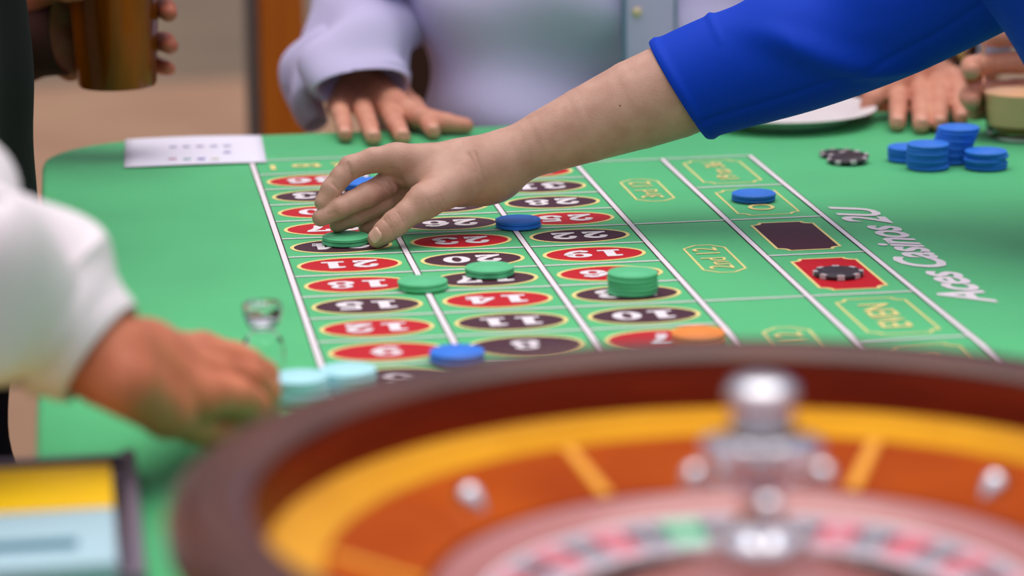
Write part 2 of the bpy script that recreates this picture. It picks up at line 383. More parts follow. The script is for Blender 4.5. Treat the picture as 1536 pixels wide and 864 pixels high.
for i, x in enumerate(XL): line(x, 0 if i > 3 else -RD, x, 13 * RD if i < 4 else 12 * RD, .0022, True)
for k in range(0, 14): line(XL[0], k * RD, XL[3], k * RD, .0016)
for k in (0, 4, 8, 12): line(XL[3], k * RD, XL[5], k * RD, .0016)
for k in (2, 6, 10): line(XL[4], k * RD, XL[5], k * RD, .0016)
line(XL[0], -RD, XL[3], -RD, .0016)
def frame(fl, cx, cy, hx, hy, cut, wd, concave, m=0, fill=None):
    def outl(hx, hy, cut):
        p = []
        for sx_, sy_ in ((1, 1), (-1, 1), (-1, -1), (1, -1)):
            if concave:
                a = {(1, 1): (-90, -180), (-1, 1): (0, -90), (-1, -1): (90, 0), (1, -1): (180, 90)}[(sx_, sy_)]
                p += [(cx + sx_ * hx + cut * math.cos(math.radians(a[0] + (a[1] - a[0]) * i / 6)), cy + sy_ * hy + cut * math.sin(math.radians(a[0] + (a[1] - a[0]) * i / 6))) for i in range(7)]
            else:
                q = [(cx + sx_ * hx, cy + sy_ * (hy - cut)), (cx + sx_ * (hx - cut), cy + sy_ * hy)]
                p += q if sx_ * sy_ > 0 else q[::-1]
        return p
    o_, i_ = outl(hx, hy, cut), outl(hx - wd, hy - wd, cut if concave else cut - wd * .4)
    fl.ring(o_, i_, Z1, m)
    if fill is not None: fl.poly(i_, Z1, fill)
def text_mesh(s, size, shear=0.0, off=0.0, sp=1.0):
    cu = bpy.data.curves.new('text', 'FONT'); cu.body = s; cu.size = size; cu.shear = shear; cu.offset = off; cu.space_character = sp
    cu.align_x = 'CENTER'; cu.align_y = 'CENTER'; cu.resolution_u = 3
    t = bpy.data.objects.new('text', cu); COL.objects.link(t)
    dg = bpy.context.evaluated_depsgraph_get(); me = bpy.data.meshes.new_from_object(t.evaluated_get(dg))
    bpy.data.objects.remove(t); bpy.data.curves.remove(cu); me.materials.clear(); return me
def text(name, s, size, cx, cy, rot, m, parent, z=Z2, sx_=1.0, sy_=1.0, **k):
    me = text_mesh(s, size, **k)
    me.transform(Matrix.Translation((cx, cy, z)) @ Matrix.Rotation(rot, 4, 'Z') @ Matrix.Diagonal((sx_, sy_, 1, 1)))
    return obj(name, me, m, parent, smooth=False)
XD, XO = (XL[3] + XL[4]) / 2, (XL[4] + XL[5]) / 2
for s, v in (('1st 12', 2), ('2nd 12', 6), ('3rd 12', 10)):
    f = Flat(); frame(f, XD, v * RD, .0185, .054, .012, .0019, False); fr = f.build('dozen_box', [M['gold']], cloth)
    text('lettering', s, .030, XD, v * RD, PI / 2, M['gold'], fr)
for s, v in (('1 to 18', 1), ('EVEN', 3), ('ODD', 9), ('19 to 36', 11)):
    f = Flat(); frame(f, XO, v * RD, .0285, .059, .009, .0019, True); fr = f.build('even_chance_box', [M['gold']], cloth)
    text('lettering', s, .034 if len(s) < 6 else .027, XO, v * RD, PI / 2, M['gold'], fr, off=.0003)
for v, m in ((5, 'red'), (7, 'black')):
    f = Flat(); frame(f, XO, v * RD, .0285, .059, .009, .0024, True, 0, 1); f.build('colour_box', [M['gold'], M[m]], cloth)
for c in range(3): text('column_lettering', '2 to 1', .032, (c + .5) * CW, 12.5 * RD, PI, M['gold'], cloth, sx_=1.05, off=.0008)
f = Flat(); f.ring(ell(1.5 * CW, -.5 * RD, .0438, .0286), ell(1.5 * CW, -.5 * RD, .0405, .0254), Z1, 0); put_number(f, '0', 1.5 * CW, -.5 * RD, .00102, Z2, 1); f.build('number_field', [M['gold'], M['white']], cloth)
ta, tb = up(1440, 440), up(1288, 326); 
text('banner_lettering', 'Aces Casinos 2U', .053, (ta[0] + tb[0]) / 2 + .004, (ta[1] + tb[1]) / 2, PI / 2, M['white'], cloth, sx_=1.10, shear=.36, off=.0013, sp=.93)

# ------------------------------------------------------------------ chips
TH, CRAD = .0033, .0200
def chip_mesh(kind):
    r, t = CRAD, TH
    prof = [(0, 0), (r - .0008, 0), (r, .0006), (r, t - .0006), (r - .0008, t), (r - .0045, t), (r - .0049, t - .0003), (r - .0056, t - .0003), (r - .006, t), (0, t)]
    V, Fc = lathe(prof, 40); mi = [0] * len(Fc)
    me = py('chip', V, Fc); bm = bmesh.new(); bm.from_mesh(me); bmesh.ops.remove_doubles(bm, verts=bm.verts, dist=1e-6); bmesh.ops.recalc_face_normals(bm, faces=bm.faces)
    n0 = len(bm.faces)
    if kind == 'spots':                         # pale blocks let into the edge
        for i in range(8):
            a = 2 * PI * i / 8 + .2
            box_bm(bm, (math.cos(a) * (r - .0015), math.sin(a) * (r - .0015), t / 2), (.0036, .0058, t + .0004), 0, a)
    else:                                       # ring of raised dashes around the face
        for i in range(24):
            a = 2 * PI * i / 24; box_bm(bm, (math.cos(a) * (r - .003), math.sin(a) * (r - .003), t), (.0006, .0026, .0003), 0, a)
    bm.faces.ensure_lookup_table()
    if kind == 'spots':
        for f_ in bm.faces[n0:]: f_.material_index = 1
    return frombm('chip', bm)
CH = {}
for nm, k in (('blue', 'p'), ('green', 'p'), ('cyan', 'p'), ('orange', 'p'), ('black', 'spots')):
    me = chip_mesh(k); me.materials.append(M[nm + 'chip']); me.polygons.foreach_set('use_smooth', [True] * len(me.polygons))
    if k == 'spots': me.materials.append(M['silver'])
    try: me.set_sharp_from_angle(angle=math.radians(40))
    except Exception: pass
    CH[nm] = me
ORD = ['bottom', 'second', 'third', 'fourth', 'fifth', 'sixth', 'seventh', 'eighth', 'ninth', 'tenth']
def chip(col, x, y, z, label, group, tilt=(0, 0)):
    o_ = bpy.data.objects.new('casino_chip', CH[col]); COL.objects.link(o_); o_.location = (x, y, z); o_.rotation_euler = (tilt[0], tilt[1], random.uniform(0, 6.28))
    return tag(o_, label, 'chip', group)
def stack(col, px, pyx, n, where, group, jit=.0006, offs=None):
    b = up(px, pyx)
    for i in range(n):
        dx, dy = (offs[i] if offs else (random.uniform(-jit, jit), random.uniform(-jit, jit)))
        pos = ('single' if n == 1 else ('top' if i == n - 1 else ('bottom' if i == 0 else ORD[i] + ' from bottom')))
        lab = ('%s %s chip %s' % (pos, col, where)) if n > 2 or n == 1 else ('%s %s chip of the pair %s' % ('upper' if i else 'lower', col, where))
        chip(col, b[0] + dx, b[1] + dy, ZT + .0010 + i * (TH + .0001), lab, group)
stack('blue', 778, 341, 2, 'on the line between numbers 25 and 26', 'blue chips on bets')
stack('green', 519, 366, 2, 'on number 24 beside the thumb', 'green chips on bets')
stack('green', 735, 413, 2, 'on number 17', 'green chips on bets')
stack('green', 635, 434, 2, 'on the line between 18 and 17', 'green chips on bets')
stack('green', 949, 440, 5, 'in the tall green stack on number 13', 'green chips on bets', .0004)
stack('blue', 685, 541, 2, 'on the line between 9 and 8 near the wheel', 'blue chips on bets')
stack('blue', 1130, 301, 2, 'on the odd box', 'blue chips on bets')
stack('blue', 548, 283, 2, 'under the fingers at number 32', 'blue chips on bets')
stack('black', 1257, 414, 1, 'on the red box', 'black chips on bets')
stack('orange', 1047, 512, 2, 'on number 7 behind the wheel rim', 'orange chips on bets')
stack('cyan', 450, 601, 5, 'in the left cyan stack beside the hand', 'cyan chips behind the wheel', .0004)
stack('cyan', 522, 583, 4, 'in the right cyan stack behind the wheel rim', 'cyan chips behind the wheel', .0004)
stack('blue', 1391, 253, 7, 'in the front stack of the right group', 'stacked blue chips on the right', .0008)
stack('blue', 1362, 241, 4, 'in the low stack behind the front stack', 'stacked blue chips on the right', .0006)
stack('blue', 1424, 244, 10, 'in the tall leaning stack', 'stacked blue chips on the right', 0, [(.0004, 0), (.0008, .0005), (.0012, 0), (.002, .0004), (.0028, 0), (.0038, .0004), (.0052, .0), (.0066, .0005), (.0078, 0), (.0086, .0004)])
stack('blue', 1479, 253, 5, 'in the uneven stack farthest right', 'stacked blue chips on the right', 0, [(0, 0), (.0006, .0004), (-.0016, -.0006), (.0014, .0006), (-.0004, .0)])
b1, b2 = up(1260, 235), up(1271, 244)
chip('black', b1[0], b1[1], ZT + .001, 'black spotted chip lying flat, rear one of the loose pair', 'loose black chips')
chip('black', b2[0], b2[1] - .002, ZT + .0034, 'black spotted chip in front, leaning on the rear one', 'loose black chips', (.10, .0))

# ------------------------------------------------------------------ roulette wheel
WX, WY = .1575, -.580
wheel = thing('roulette_wheel', 'polished wooden roulette wheel with chrome turret in the foreground', 'roulette wheel', (WX, WY, ZT))
c0 = (WX, WY, ZT)
lathe_obj('bowl', [(0, .001), (.20, .001), (.215, .006), (.235, .03), (.268, .072), (.286, .091), (.2905, .100), (.2915, .109), (.289, .1165), (.283, .1212), (.274, .1228), (.262, .1222), (.2535, .1205), (.2490, .117), (.2480, .113), (.2472, .05), (0, .05)], M['mahogany'], wheel, 128, c0)
lathe_obj('inner_wall', [(.2482, .1150), (.2464, .108), (.2436, .0910), (.243, .05)], M['wallwood'], wheel, 128, c0)
lathe_obj('ball_track', [(.2440, .0914), (.238, .0880), (.228, .0852), (.2155, .0832), (.2145, .082), (.2145, .055)], M['track'], wheel, 128, c0)
lathe_obj('stator', [(.2146, .0825), (.19, .0745), (.166, .0668), (.1655, .06), (.1655, .052)], M['stator'], wheel, 128, c0)
def px_of(a, r, z): q = CR @ (np.array([WX + r * math.cos(a), WY + r * math.sin(a), ZT + z]) - CC); return 768 + F * q[0] / q[2]
def ang_at(px, r, z): return min((math.radians(t / 4) for t in range(40, 700)), key=lambda a: abs(px_of(a, r, z) - px))
def on_cone(a, r0, z0, r1, z1, wd, h, name, m, parent, shape):
    # a low bar or lozenge lying on the sloping stator, long axis along the slope
    ca, sa = math.cos(a), math.sin(a); mid = (.5 * (r0 + r1), .5 * (z0 + z1)); l = math.hypot(r1 - r0, z1 - z0)
    er = np.array([ca * (r1 - r0), sa * (r1 - r0), z1 - z0]) / l; et = np.array([-sa, ca, 0]); en = np.cross(er, et)
    if en[2] < 0: en = -en
    cen = np.array([WX + mid[0] * ca, WY + mid[0] * sa, ZT + mid[1]])
    if shape == 'bar':
        base = [(-l / 2, -wd), (l / 2, -wd), (l / 2, wd), (-l / 2, wd)]; V = [cen + er * u + et * v - en * .002 for u, v in base] + [cen + er * u * .96 + et * v * .8 + en * h for u, v in base]; Fc = [(3, 2, 1, 0), (4, 5, 6, 7)] + [(i, (i + 1) % 4, 4 + (i + 1) % 4, 4 + i) for i in range(4)]
        return obj(name, py(name, V, Fc), m, parent, smooth=False)
    V = []; Fc = []; n1, n2 = 16, 8                        # pointed boat-shaped boss with a rounded back
    for i in range(n1 + 1):
        t = -1 + 2 * i / n1; w_ = 1 - abs(t) ** 1.6
        for j in range(n2 + 1):
            b = PI * j / n2; V.append(cen + er * t * l / 2 + et * wd * w_ * math.cos(b) + en * (h * w_ * math.sin(b) - .0006))
    for i in range(n1):
        for j in range(n2): k = i * (n2 + 1) + j; Fc.append((k, k + 1, k + n2 + 2, k + n2 + 1))
    return obj(name, py(name, V, Fc), m, parent)
ad = ang_at(1493, .189, .078); ad2 = ang_at(704, .189, .078); a_b = ang_at(1296, .190, .0755); a_b2 = ang_at(880, .190, .0755)
print('deflector angles', [round(math.degrees(v), 1) for v in (ad, ad2, a_b, a_b2)])
DEF = [ad, (ad + ad2) / 2, ad2] + [ad2 + (2 * PI + ad - ad2) * k / 4 for k in (1, 2, 3)]
BAR = [a_b, a_b2] + [a_b2 + (2 * PI + a_b - a_b2) * k / 5 for k in (1, 2, 3, 4)]
for a in DEF: on_cone(a, .177, .0704, .2025, .0784, .0080, .0105, 'deflector', M['chrome'], wheel, 'diamond')
for a in BAR: on_cone(a, .166, .0670, .2135, .0822, .0042, .0016, 'divider_strip', M['inlay'], wheel, 'bar')
rotor = lathe_obj('rotor', [(.1635, .05), (.1635, .0655), (.160, .0672), (.150, .0640), (.1415, .0598), (.1400, .0585), (.1065, .0520), (.1060, .046), (.080, .044), (.079, .052), (.06, .062), (.03, .078), (.016, .083), (0, .083)], M['rotorwood'], wheel, 128, c0)
SEQ = [0, 28, 9, 26, 30, 11, 7, 20, 32, 17, 5, 22, 34, 15, 3, 24, 36, 13, 1, '00', 27, 10, 25, 29, 12, 8, 19, 31, 18, 6, 21, 33, 16, 4, 23, 35, 14, 2]
lathe_obj('number_ring', [(.1408, .0580), (.1404, .0594), (.1386, .0592), (.1380, .0584)], M['ringwhite'], rotor, 128, c0)
lathe_obj('number_ring', [(.1088, .0528), (.1086, .0534), (.1064, .0530), (.1055, .049)], M['ringwhite'], rotor, 128, c0)
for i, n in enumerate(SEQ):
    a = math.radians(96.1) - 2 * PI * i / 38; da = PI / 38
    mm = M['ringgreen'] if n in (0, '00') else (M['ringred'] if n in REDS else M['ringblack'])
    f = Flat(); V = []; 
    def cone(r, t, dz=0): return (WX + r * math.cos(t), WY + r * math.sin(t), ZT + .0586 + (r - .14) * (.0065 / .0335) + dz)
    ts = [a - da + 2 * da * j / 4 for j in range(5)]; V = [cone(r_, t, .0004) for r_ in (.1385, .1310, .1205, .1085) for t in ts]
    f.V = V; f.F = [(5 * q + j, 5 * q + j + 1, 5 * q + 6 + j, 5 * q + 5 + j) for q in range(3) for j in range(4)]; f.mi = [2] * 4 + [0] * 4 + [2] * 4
    g = Flat(); put_number(g, str(n), 0, 0, .00019, 0, 1, 0.0)
    b = len(f.V)
    for x, y, z in g.V:
        r_ = .1256 + y; f.V.append(cone(r_, a - x / .1256, .0008))
    f.F += [tuple(q + b for q in fc) for fc in g.F]; f.mi += [1] * len(g.F)
    # pocket below: coloured floor between chrome frets
    b = len(f.V); f.V += [(WX + r_ * math.cos(t), WY + r_ * math.sin(t), ZT + z_) for r_, z_ in ((.1050, .0468), (.0805, .0448)) for t in ts]
    f.F += [(b + j, b + j + 1, b + 6 + j, b + 5 + j) for j in range(4)]; f.mi += [0] * 4
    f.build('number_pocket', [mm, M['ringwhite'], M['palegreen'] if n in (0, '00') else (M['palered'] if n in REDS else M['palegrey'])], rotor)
    t = a - da; bm = bmesh.new(); box_bm(bm, (WX + .0925 * math.cos(t), WY + .0925 * math.sin(t), ZT + .049), (.026, .0011, .009), 0, t); obj('fret', frombm('fret', bm), M['chrome'], rotor, smooth=False)
tur = lathe_obj('turret', [(0, .078), (.020, .078), (.0225, .083), (.0225, .088), (.0195, .093), (.0135, .096), (.0115, .100), (.0105, .110), (.0110, .118), (.0140, .124), (.0205, .129), (.0280, .1335), (.0302, .1365), (.0300, .1385), (.0270, .1395), (.0175, .1400), (.0158, .1415), (.0158, .1455), (.0145, .147), (.0145, .149), (.0158, .1500), (.0158, .1530), (.0148, .1545), (.0148, .1555), (.0160, .157), (.0178, .1605), (.0180, .1645), (.0168, .168), (.0125, .1708), (.006, .1720), (0, .1723)], M['chrome'], wheel, 64, c0, 45)
for k in range(3):
    a = math.radians(142 + 120 * k); d = np.array([math.cos(a), math.sin(a), 0]); P0 = np.array([WX, WY, ZT + .1165]); 
    bm = bmesh.new(); mt = Matrix.Translation(P0 + d * .019) @ Vector(d).to_track_quat('Z', 'Y').to_matrix().to_4x4(); bmesh.ops.create_cone(bm, segments=16, radius1=.0035, radius2=.0028, depth=.026, cap_ends=True, matrix=mt)
    bmesh.ops.create_uvsphere(bm, u_segments=20, v_segments=12, radius=.0072, matrix=Matrix.Translation(P0 + d * .036)); obj('turret_handle', frombm('turret_handle', bm), M['chrome'], tur)

# ------------------------------------------------------------------ small things on the table
dz = up(397, 578); dolly = thing('win_marker', 'clear glass win marker with shiny flared head behind the croupier hand', 'marker', tuple(dz))
lathe_obj('marker_body', [(0, .001), (.0135, .001), (.0148, .003), (.0150, .026), (.0140, .0325), (.0105, .0365), (.0085, .0395), (.0088, .041), (0, .041)], M['glass'], dolly, 40, tuple(dz))
lathe_obj('marker_head', [(0, .0412), (.0088, .0412), (.0115, .045), (.0135, .052), (.0140, .0575), (.0125, .060), (0, .0605)], M['glass'], dolly, 40, tuple(dz))
lathe_obj('marker_core', [(0, .0420), (.0060, .0425), (.0085, .046), (.0070, .050), (0, .051)], M['chrome'], dolly, 24, tuple(dz))

pa, pb, pc, pd = up(186, 252, .001), up(188, 210, .001), up(392, 204, .001), up(400, 244, .001)
sheet = thing('paper_sheet', 'white printed paper sheet with pale coloured marks on far left corner', 'paper', tuple((pa + pc) / 2))
V = []; Fc = []; n = 12
for j in range(n + 1):
    for i in range(n + 1):
        u, v = i / n, j / n; q = (pa * (1 - u) + pd * u) * (1 - v) + (pb * (1 - u) + pc * u) * v
        V.append((q[0], q[1], ZT + .0018 + .0012 * math.sin(PI * u) * (.4 + .6 * v)))
for j in range(n):
    for i in range(n): k = j * (n + 1) + i; Fc.append((k, k + 1, k + n + 2, k + n + 1))
sh = obj('sheet', py('sheet', V, Fc), M['paper'], sheet); sm = sh.modifiers.new('thick', 'SOLIDIFY'); sm.thickness = .0004; sm.offset = -1
def spot(px, pyx, r, m):
    c = up(px, pyx, .0032); V, Fc = lathe([(r * .45, 0), (r, 0), (r, .0003), (r * .45, .0003), (r * .45, 0)], 20, (c[0], c[1], ZT + .0032)); obj('printed_mark', py('printed_mark', V, Fc), m, sheet)
for i, x in enumerate((260, 280, 300, 321, 341)): spot(x, 220 - i * .4, .0042, M['mark'])
for x, m in ((259, 'dotr'), (281, 'dotg'), (302, 'dotp'), (323, 'doty')): spot(x, 238, .0040, M[m])
spot(341, 228, .0036, M['dotp'])

pl = up(1177, 184); plate = lathe_obj('paper_plate', [(0, .004), (.060, .004), (.066, .006), (.076, .0135), (.090, .0175), (.0945, .0170), (.095, .0160), (.090, .0160), (.077, .012), (.066, .003), (.060, .001), (0, .001)], M['plate'], None, 64, tuple(pl))
tag(plate, 'round white paper plate on the far edge under the blue sleeve', 'plate')

cg = up(1531, 208); CUPR = .037
gl = thing('plastic_cup', 'clear plastic cup of cloudy yellow drink at far right', 'cup', tuple(cg))
cup_prof = [(0, .001), (.026, .001), (.032, .004), (CUPR - .002, .012), (CUPR + .001, .04), (CUPR + .005, .135), (CUPR + .0062, .137), (CUPR + .0058, .138), (CUPR + .0038, .135), (CUPR - .0004, .04), (CUPR - .004, .014), (.028, .008), (0, .007)]
lathe_obj('cup_wall', cup_prof, M['plasticcup'], gl, 48, tuple(cg))
lathe_obj('cup_base', [(0, .0072), (.0275, .0082), (.0315, .0125), (.032, .016), (0, .016)], M['straw'], gl, 48, tuple(cg))
lathe_obj('drink', [(0, .0162), (.0325, .0162), (CUPR - .0015, .04), (CUPR + .0003, .048), (0, .048)], M['lemonade'], gl, 48, tuple(cg))

tr0 = up(206, 700, .006)
tray = thing('cash_tray', 'dark grey tray overhanging the near left table edge', 'tray', (-.20, -.16, ZT))
ty1, tx1, tx0 = tr0[1] + .006, tr0[0] - .001, -.272
tcx, tcy = (tx0 + tx1) / 2, ty1 - .13
box('tray_base', (tcx, tcy, ZT + .0035), (tx1 - tx0, .26, .005), M['traygrey'], tray, .0015)
for c_, s_ in (((tcx, ty1 - .003, ZT + .0075), (tx1 - tx0, .006, .013)), ((tcx, ty1 - .257, ZT + .0095), (tx1 - tx0, .006, .017)), ((tx1 - .0045, tcy, ZT + .0095), (.009, .25, .017)), ((tx0 + .0015, tcy, ZT + .0095), (.003, .25, .017))): box('tray_rim', c_, s_, M['traygrey'], tray, .002)
nx1 = up(171, 725, .028)[0]; nx0 = tx0 + .0065; yb = up(171, 758, .028)[1]; yt = up(171, 691, .028)[1]
def wad(nm, label, y0, y1, zt, m, seed, grp):
    t = thing(nm, label, 'card', ((nx0 + nx1) / 2, (y0 + y1) / 2, ZT + .006), grp); r_ = random.Random(seed); k = int((zt - .0062) / .0016)
    for i in range(k):
        box('card', ((nx0 + nx1) / 2 + r_.uniform(-.0006, .0006), (y0 + y1) / 2 + r_.uniform(-.0008, .0008), ZT + .0070 + i * .0016), (nx1 - nx0 - .003, y1 - y0 - .003, .0014), m, t, .0003, r_.uniform(-.006, .006))
    return t, ZT + .0070 + (k - 1) * .0016 + .0007
wad('card_stack', 'stack of yellow cards at the far end of the grey tray', yb, yt, .028, M['yellow'], 1, 'cards in the tray')
bl, zz = wad('card_stack', 'stack of pale blue cards with teal bar, nearer in the tray', yb - .108, yb, .028, M['paleblue'], 2, 'cards in the tray')
tb1 = up(116, 812, .028); f = Flat(); f.poly(rect(nx0 + .004, tb1[1] - .010, tb1[0], tb1[1] + .009), zz + .0003, 0); f.build('printed_bar', [M['teal']], bl)

# ------------------------------------------------------------------ people
def clothes(name, caps, h, m, parent, k=.05, fold=0.0, fs=14.0, planes=()):
    pts = [x for c in caps for x in ((c[0], c[1]), (c[2], c[3]))]; lo, hi = bounds(pts, .03)
    def f(P):
        d = None
        for a, ra, b, rb in caps: c = cap(P, a, ra, b, rb); d = c if d is None else smin(d, c, k)
        if fold: d = d + fold * (np.sin(P[:, 0] * fs + 2.1 * np.sin(P[:, 2] * fs * .45) + P[:, 2] * fs * 1.1) * np.sin(P[:, 2] * fs * .8 + P[:, 1] * fs * .5 + 1.3 * np.sin(P[:, 0] * fs * .6)))
        for q, nrm in planes: d = np.maximum(d, (P - np.asarray(q, np.float32)) @ np.asarray(nrm, np.float32))
        return d
    return obj(name, sdf_mesh(name, f, lo, hi, h), m, parent)
def hand_f(palm, fingers, kp=.014, kf=.007):
    def f(P):
        d0 = None
        for a, ra, b, rb in palm: c = cap(P, a, ra, b, rb); d0 = c if d0 is None else smin(d0, c, kp)
        d = d0
        for ch in fingers: d = np.minimum(d, smin(d0, chain(P, ch), kf))
        return d
    return f
def hand_bounds(palm, fingers, pad=.006):
    return bounds([x for c in palm for x in ((c[0], c[1]), (c[2], c[3]))] + [p for ch in fingers for p in ch], pad)
def march(f, p, d, mx=.06, st=.0006):
    ts = np.arange(0, mx, st, dtype=np.float32); P = np.asarray(p)[None] + ts[:, None] * np.asarray(d)[None]
    v = f(P.astype(np.float32)); i = np.argmax(v < 0)
    if i == 0: return np.asarray(p) if v[0] < 0 else None
    return np.asarray(p) + d * (ts[i - 1] + st * v[i - 1] / (v[i - 1] - v[i]))
def grad(f, p, e=.0008):
    p = np.asarray(p); Q = np.array([p + e * a for a in np.eye(3)] + [p - e * a for a in np.eye(3)], np.float32); v = f(Q); g = v[:3] - v[3:]; return g / (np.linalg.norm(g) + 1e-9)
def nail(f, c, along, ln, wd, m, parent, lift=.0004):
    """a curved nail plate lying on the skin around surface point c"""
    n = grad(f, c); along = along - n * (along @ n); along /= np.linalg.norm(along); s = np.cross(n, along); V = []; Fc = []; N = 8
    for j in range(N + 1):
        for i in range(N + 1):
            u, v = i / N * 2 - 1, j / N * 2 - 1; q = .82 + .18 * (1 - abs(v)) ; r = max(1e-3, 1 - max(0, abs(v) - .55) ** 2 * 2.2)
            p = c + along * v * ln / 2 + s * u * wd / 2 * r + n * .006; h = march(f, p, -n, .014, .0003)
            if h is None: h = p - n * .006
            e = 1 - max(abs(u), abs(v)) ** 6; V.append(h + n * (lift * e - .0003 * (1 - e)))
    for j in range(N):
        for i in range(N): k = j * (N + 1) + i; Fc.append((k, k + 1, k + N + 2, k + N + 1))
    o_ = obj('fingernail', py('fingernail', V, Fc), m, parent); md = o_.modifiers.new('thick', 'SOLIDIFY'); md.thickness = .0006; md.offset = -1; return o_

# --- woman in royal blue reaching from the right
lady = thing('person', 'person in royal blue dress reaching across to place green chips', 'person', (1.03, .36, 0))
W = at(738, 253, 2.655); W2 = at(722, 256, 2.66)
I0, M0, R0, P0 = at(594, 239, 2.632), at(602, 254, 2.655), at(614, 270, 2.668), at(634, 288, 2.672)
T0, T1, T2, T3 = at(688, 272, 2.634), at(636, 302, 2.606), at(593, 335, 2.598), at(566, 357, 2.600)
palm = [(at(745, 246, 2.65), .0225, at(738, 262, 2.662), .0225), (at(742, 252, 2.655), .024, at(697, 248, 2.65), .0205),
        (at(700, 240, 2.648), .0165, I0, .0128), (at(700, 250, 2.658), .0175, M0, .0128), (at(702, 262, 2.664), .0175, R0, .012), (at(706, 272, 2.668), .0165, P0, .0105),
        (T0, .0200, T1, .0142), (at(655, 268, 2.632), .0150, at(625, 266, 2.636), .0110), (at(715, 278, 2.656), .0160, at(690, 285, 2.660), .0130)]
AX = [((741, 250), .0238, 2.655), ((772, 232), .0240, 2.656), ((819, 212), .0282, 2.657), ((882, 186), .0336, 2.658), ((957, 156), .0398, 2.659), ((1010, 136), .0424, 2.66), ((1060, 120), .0400, 2.66), ((1150, 92), .0390, 2.655)]
fore = []
for (p0, r0, d0_), (p1, r1, d1_) in zip(AX[:-1], AX[1:]):
    for dd in (-.006, .006): fore.append((at(p0[0], p0[1], d0_ + dd), r0 - .0004, at(p1[0], p1[1], d1_ + dd), r1 - .0004))
fing = [[(I0, .0128), (at(560, 240, 2.628), .0106), (at(526, 251, 2.624), .0101), (at(511, 266, 2.621), .0088), (at(497, 284, 2.619), .0086), (at(484, 304, 2.617), .0071)],
        [(M0, .0128), (at(578, 278, 2.640), .0110), (at(550, 293, 2.628), .0106), (at(528, 303, 2.622), .0093), (at(508, 313, 2.618), .0092), (at(481, 327, 2.616), .0074)],
        [(R0, .0115), (at(592, 290, 2.655), .0102), (at(572, 304, 2.645), .0098), (at(551, 315, 2.640), .0086), (at(532, 325, 2.636), .0085), (at(506, 337, 2.634), .0069)],
        [(P0, .0100), (at(612, 306, 2.668), .0088), (at(592, 318, 2.660), .0084), (at(576, 326, 2.656), .0074), (at(562, 333, 2.652), .0073), (at(548, 341, 2.649), .0062)],
        [(T1, .0138), (at(612, 320, 2.600), .0112), (T2, .0113), (at(578, 347, 2.598), .0098), (T3, .0084)]]
fh_ = hand_f(palm, fing, .013, .008)
def f0(P):
    d = None
    for a, ra, b, rb in fore: c = cap(P, a, ra, b, rb); d = c if d is None else np.minimum(d, c)
    return smin(fh_(P), d, .016)
def sk(px, pyx, f=f0, d=2.45): # skin point seen there
    p = at(px, pyx, d); v = CR.T @ np.array([(px - 768) / F, -(pyx - 432) / F, 1.]); return march(f, p, v, .3, .001)
cr = []                                          # creases: polylines of skin points, depth, width
def crease(pl_, dep, wd):
    q = [sk(350 + x / 3.657, 190 + y / 3.657) for x, y in pl_]; q = [a for a in q if a is not None]
    if len(q) > 1: cr.append((q, dep * 1.5, wd * 1.15))
for i in range(5): crease([(822 + 19 * i, 506 - 9 * i), (850 + 17 * i, 532 - 7 * i), (872 + 15 * i, 572 - 10 * i)], .0008, .0008)
crease([(628, 205), (640, 240), (662, 283)], .0014, .0012); crease([(540, 310), (562, 330), (588, 356)], .0010, .0010); crease([(838, 236), (856, 290), (884, 350)], .0010, .0012)
crease([(868, 232), (890, 300), (928, 362)], .0012, .0014); crease([(905, 240), (925, 300), (962, 350)], .0009, .0012); crease([(790, 300), (840, 340), (905, 400)], .0010, .0012)
for i in range(4): crease([(1068 + 22 * i, 400 - 8 * i), (1085 + 22 * i, 440 - 8 * i), (1098 + 24 * i, 478 - 8 * i)], .0005, .0010)
crease([(1290, 150), (1325, 230), (1345, 330)], .0006, .0016); crease([(1322, 140), (1352, 230), (1372, 310)], .0005, .0014)
crease([(520, 480), (560, 470), (610, 505)], .0005, .0010)
def f_l(P):
    d = f0(P)
    near = np.abs(d) < .006
    if near.any():
        Q = P[near]; a = np.zeros(len(Q), np.float32)
        for q, dep, wd in cr:
            m_ = None
            for u, v in zip(q[:-1], q[1:]): c = cap(Q, u, 0, v, 0); m_ = c if m_ is None else np.minimum(m_, c)
            a += dep * np.exp(-(m_ / wd) ** 2)
        d[near] += a
    return d
lo, hi = hand_bounds(palm + [], fing, .004); lo2, hi2 = bounds([(c[0], c[1]) for c in fore] + [(c[2], c[3]) for c in fore], .004)
body = obj('body', sdf_mesh('body', f_l, np.minimum(lo, lo2), np.maximum(hi, hi2), .00125), M['skin_w'], lady)
cn = sk(562, 353); 
if cn is not None: nail(f0, cn, T3 - T2, .0125, .0110, M['nailw'], body)
bm = bmesh.new(); mp_ = sk(930, 158); bmesh.ops.create_icosphere(bm, subdivisions=2, radius=.0008, matrix=Matrix.Translation(mp_)); obj('mole', frombm('mole', bm), mat('mole_brown', L(142, 92, 76), .5), body)
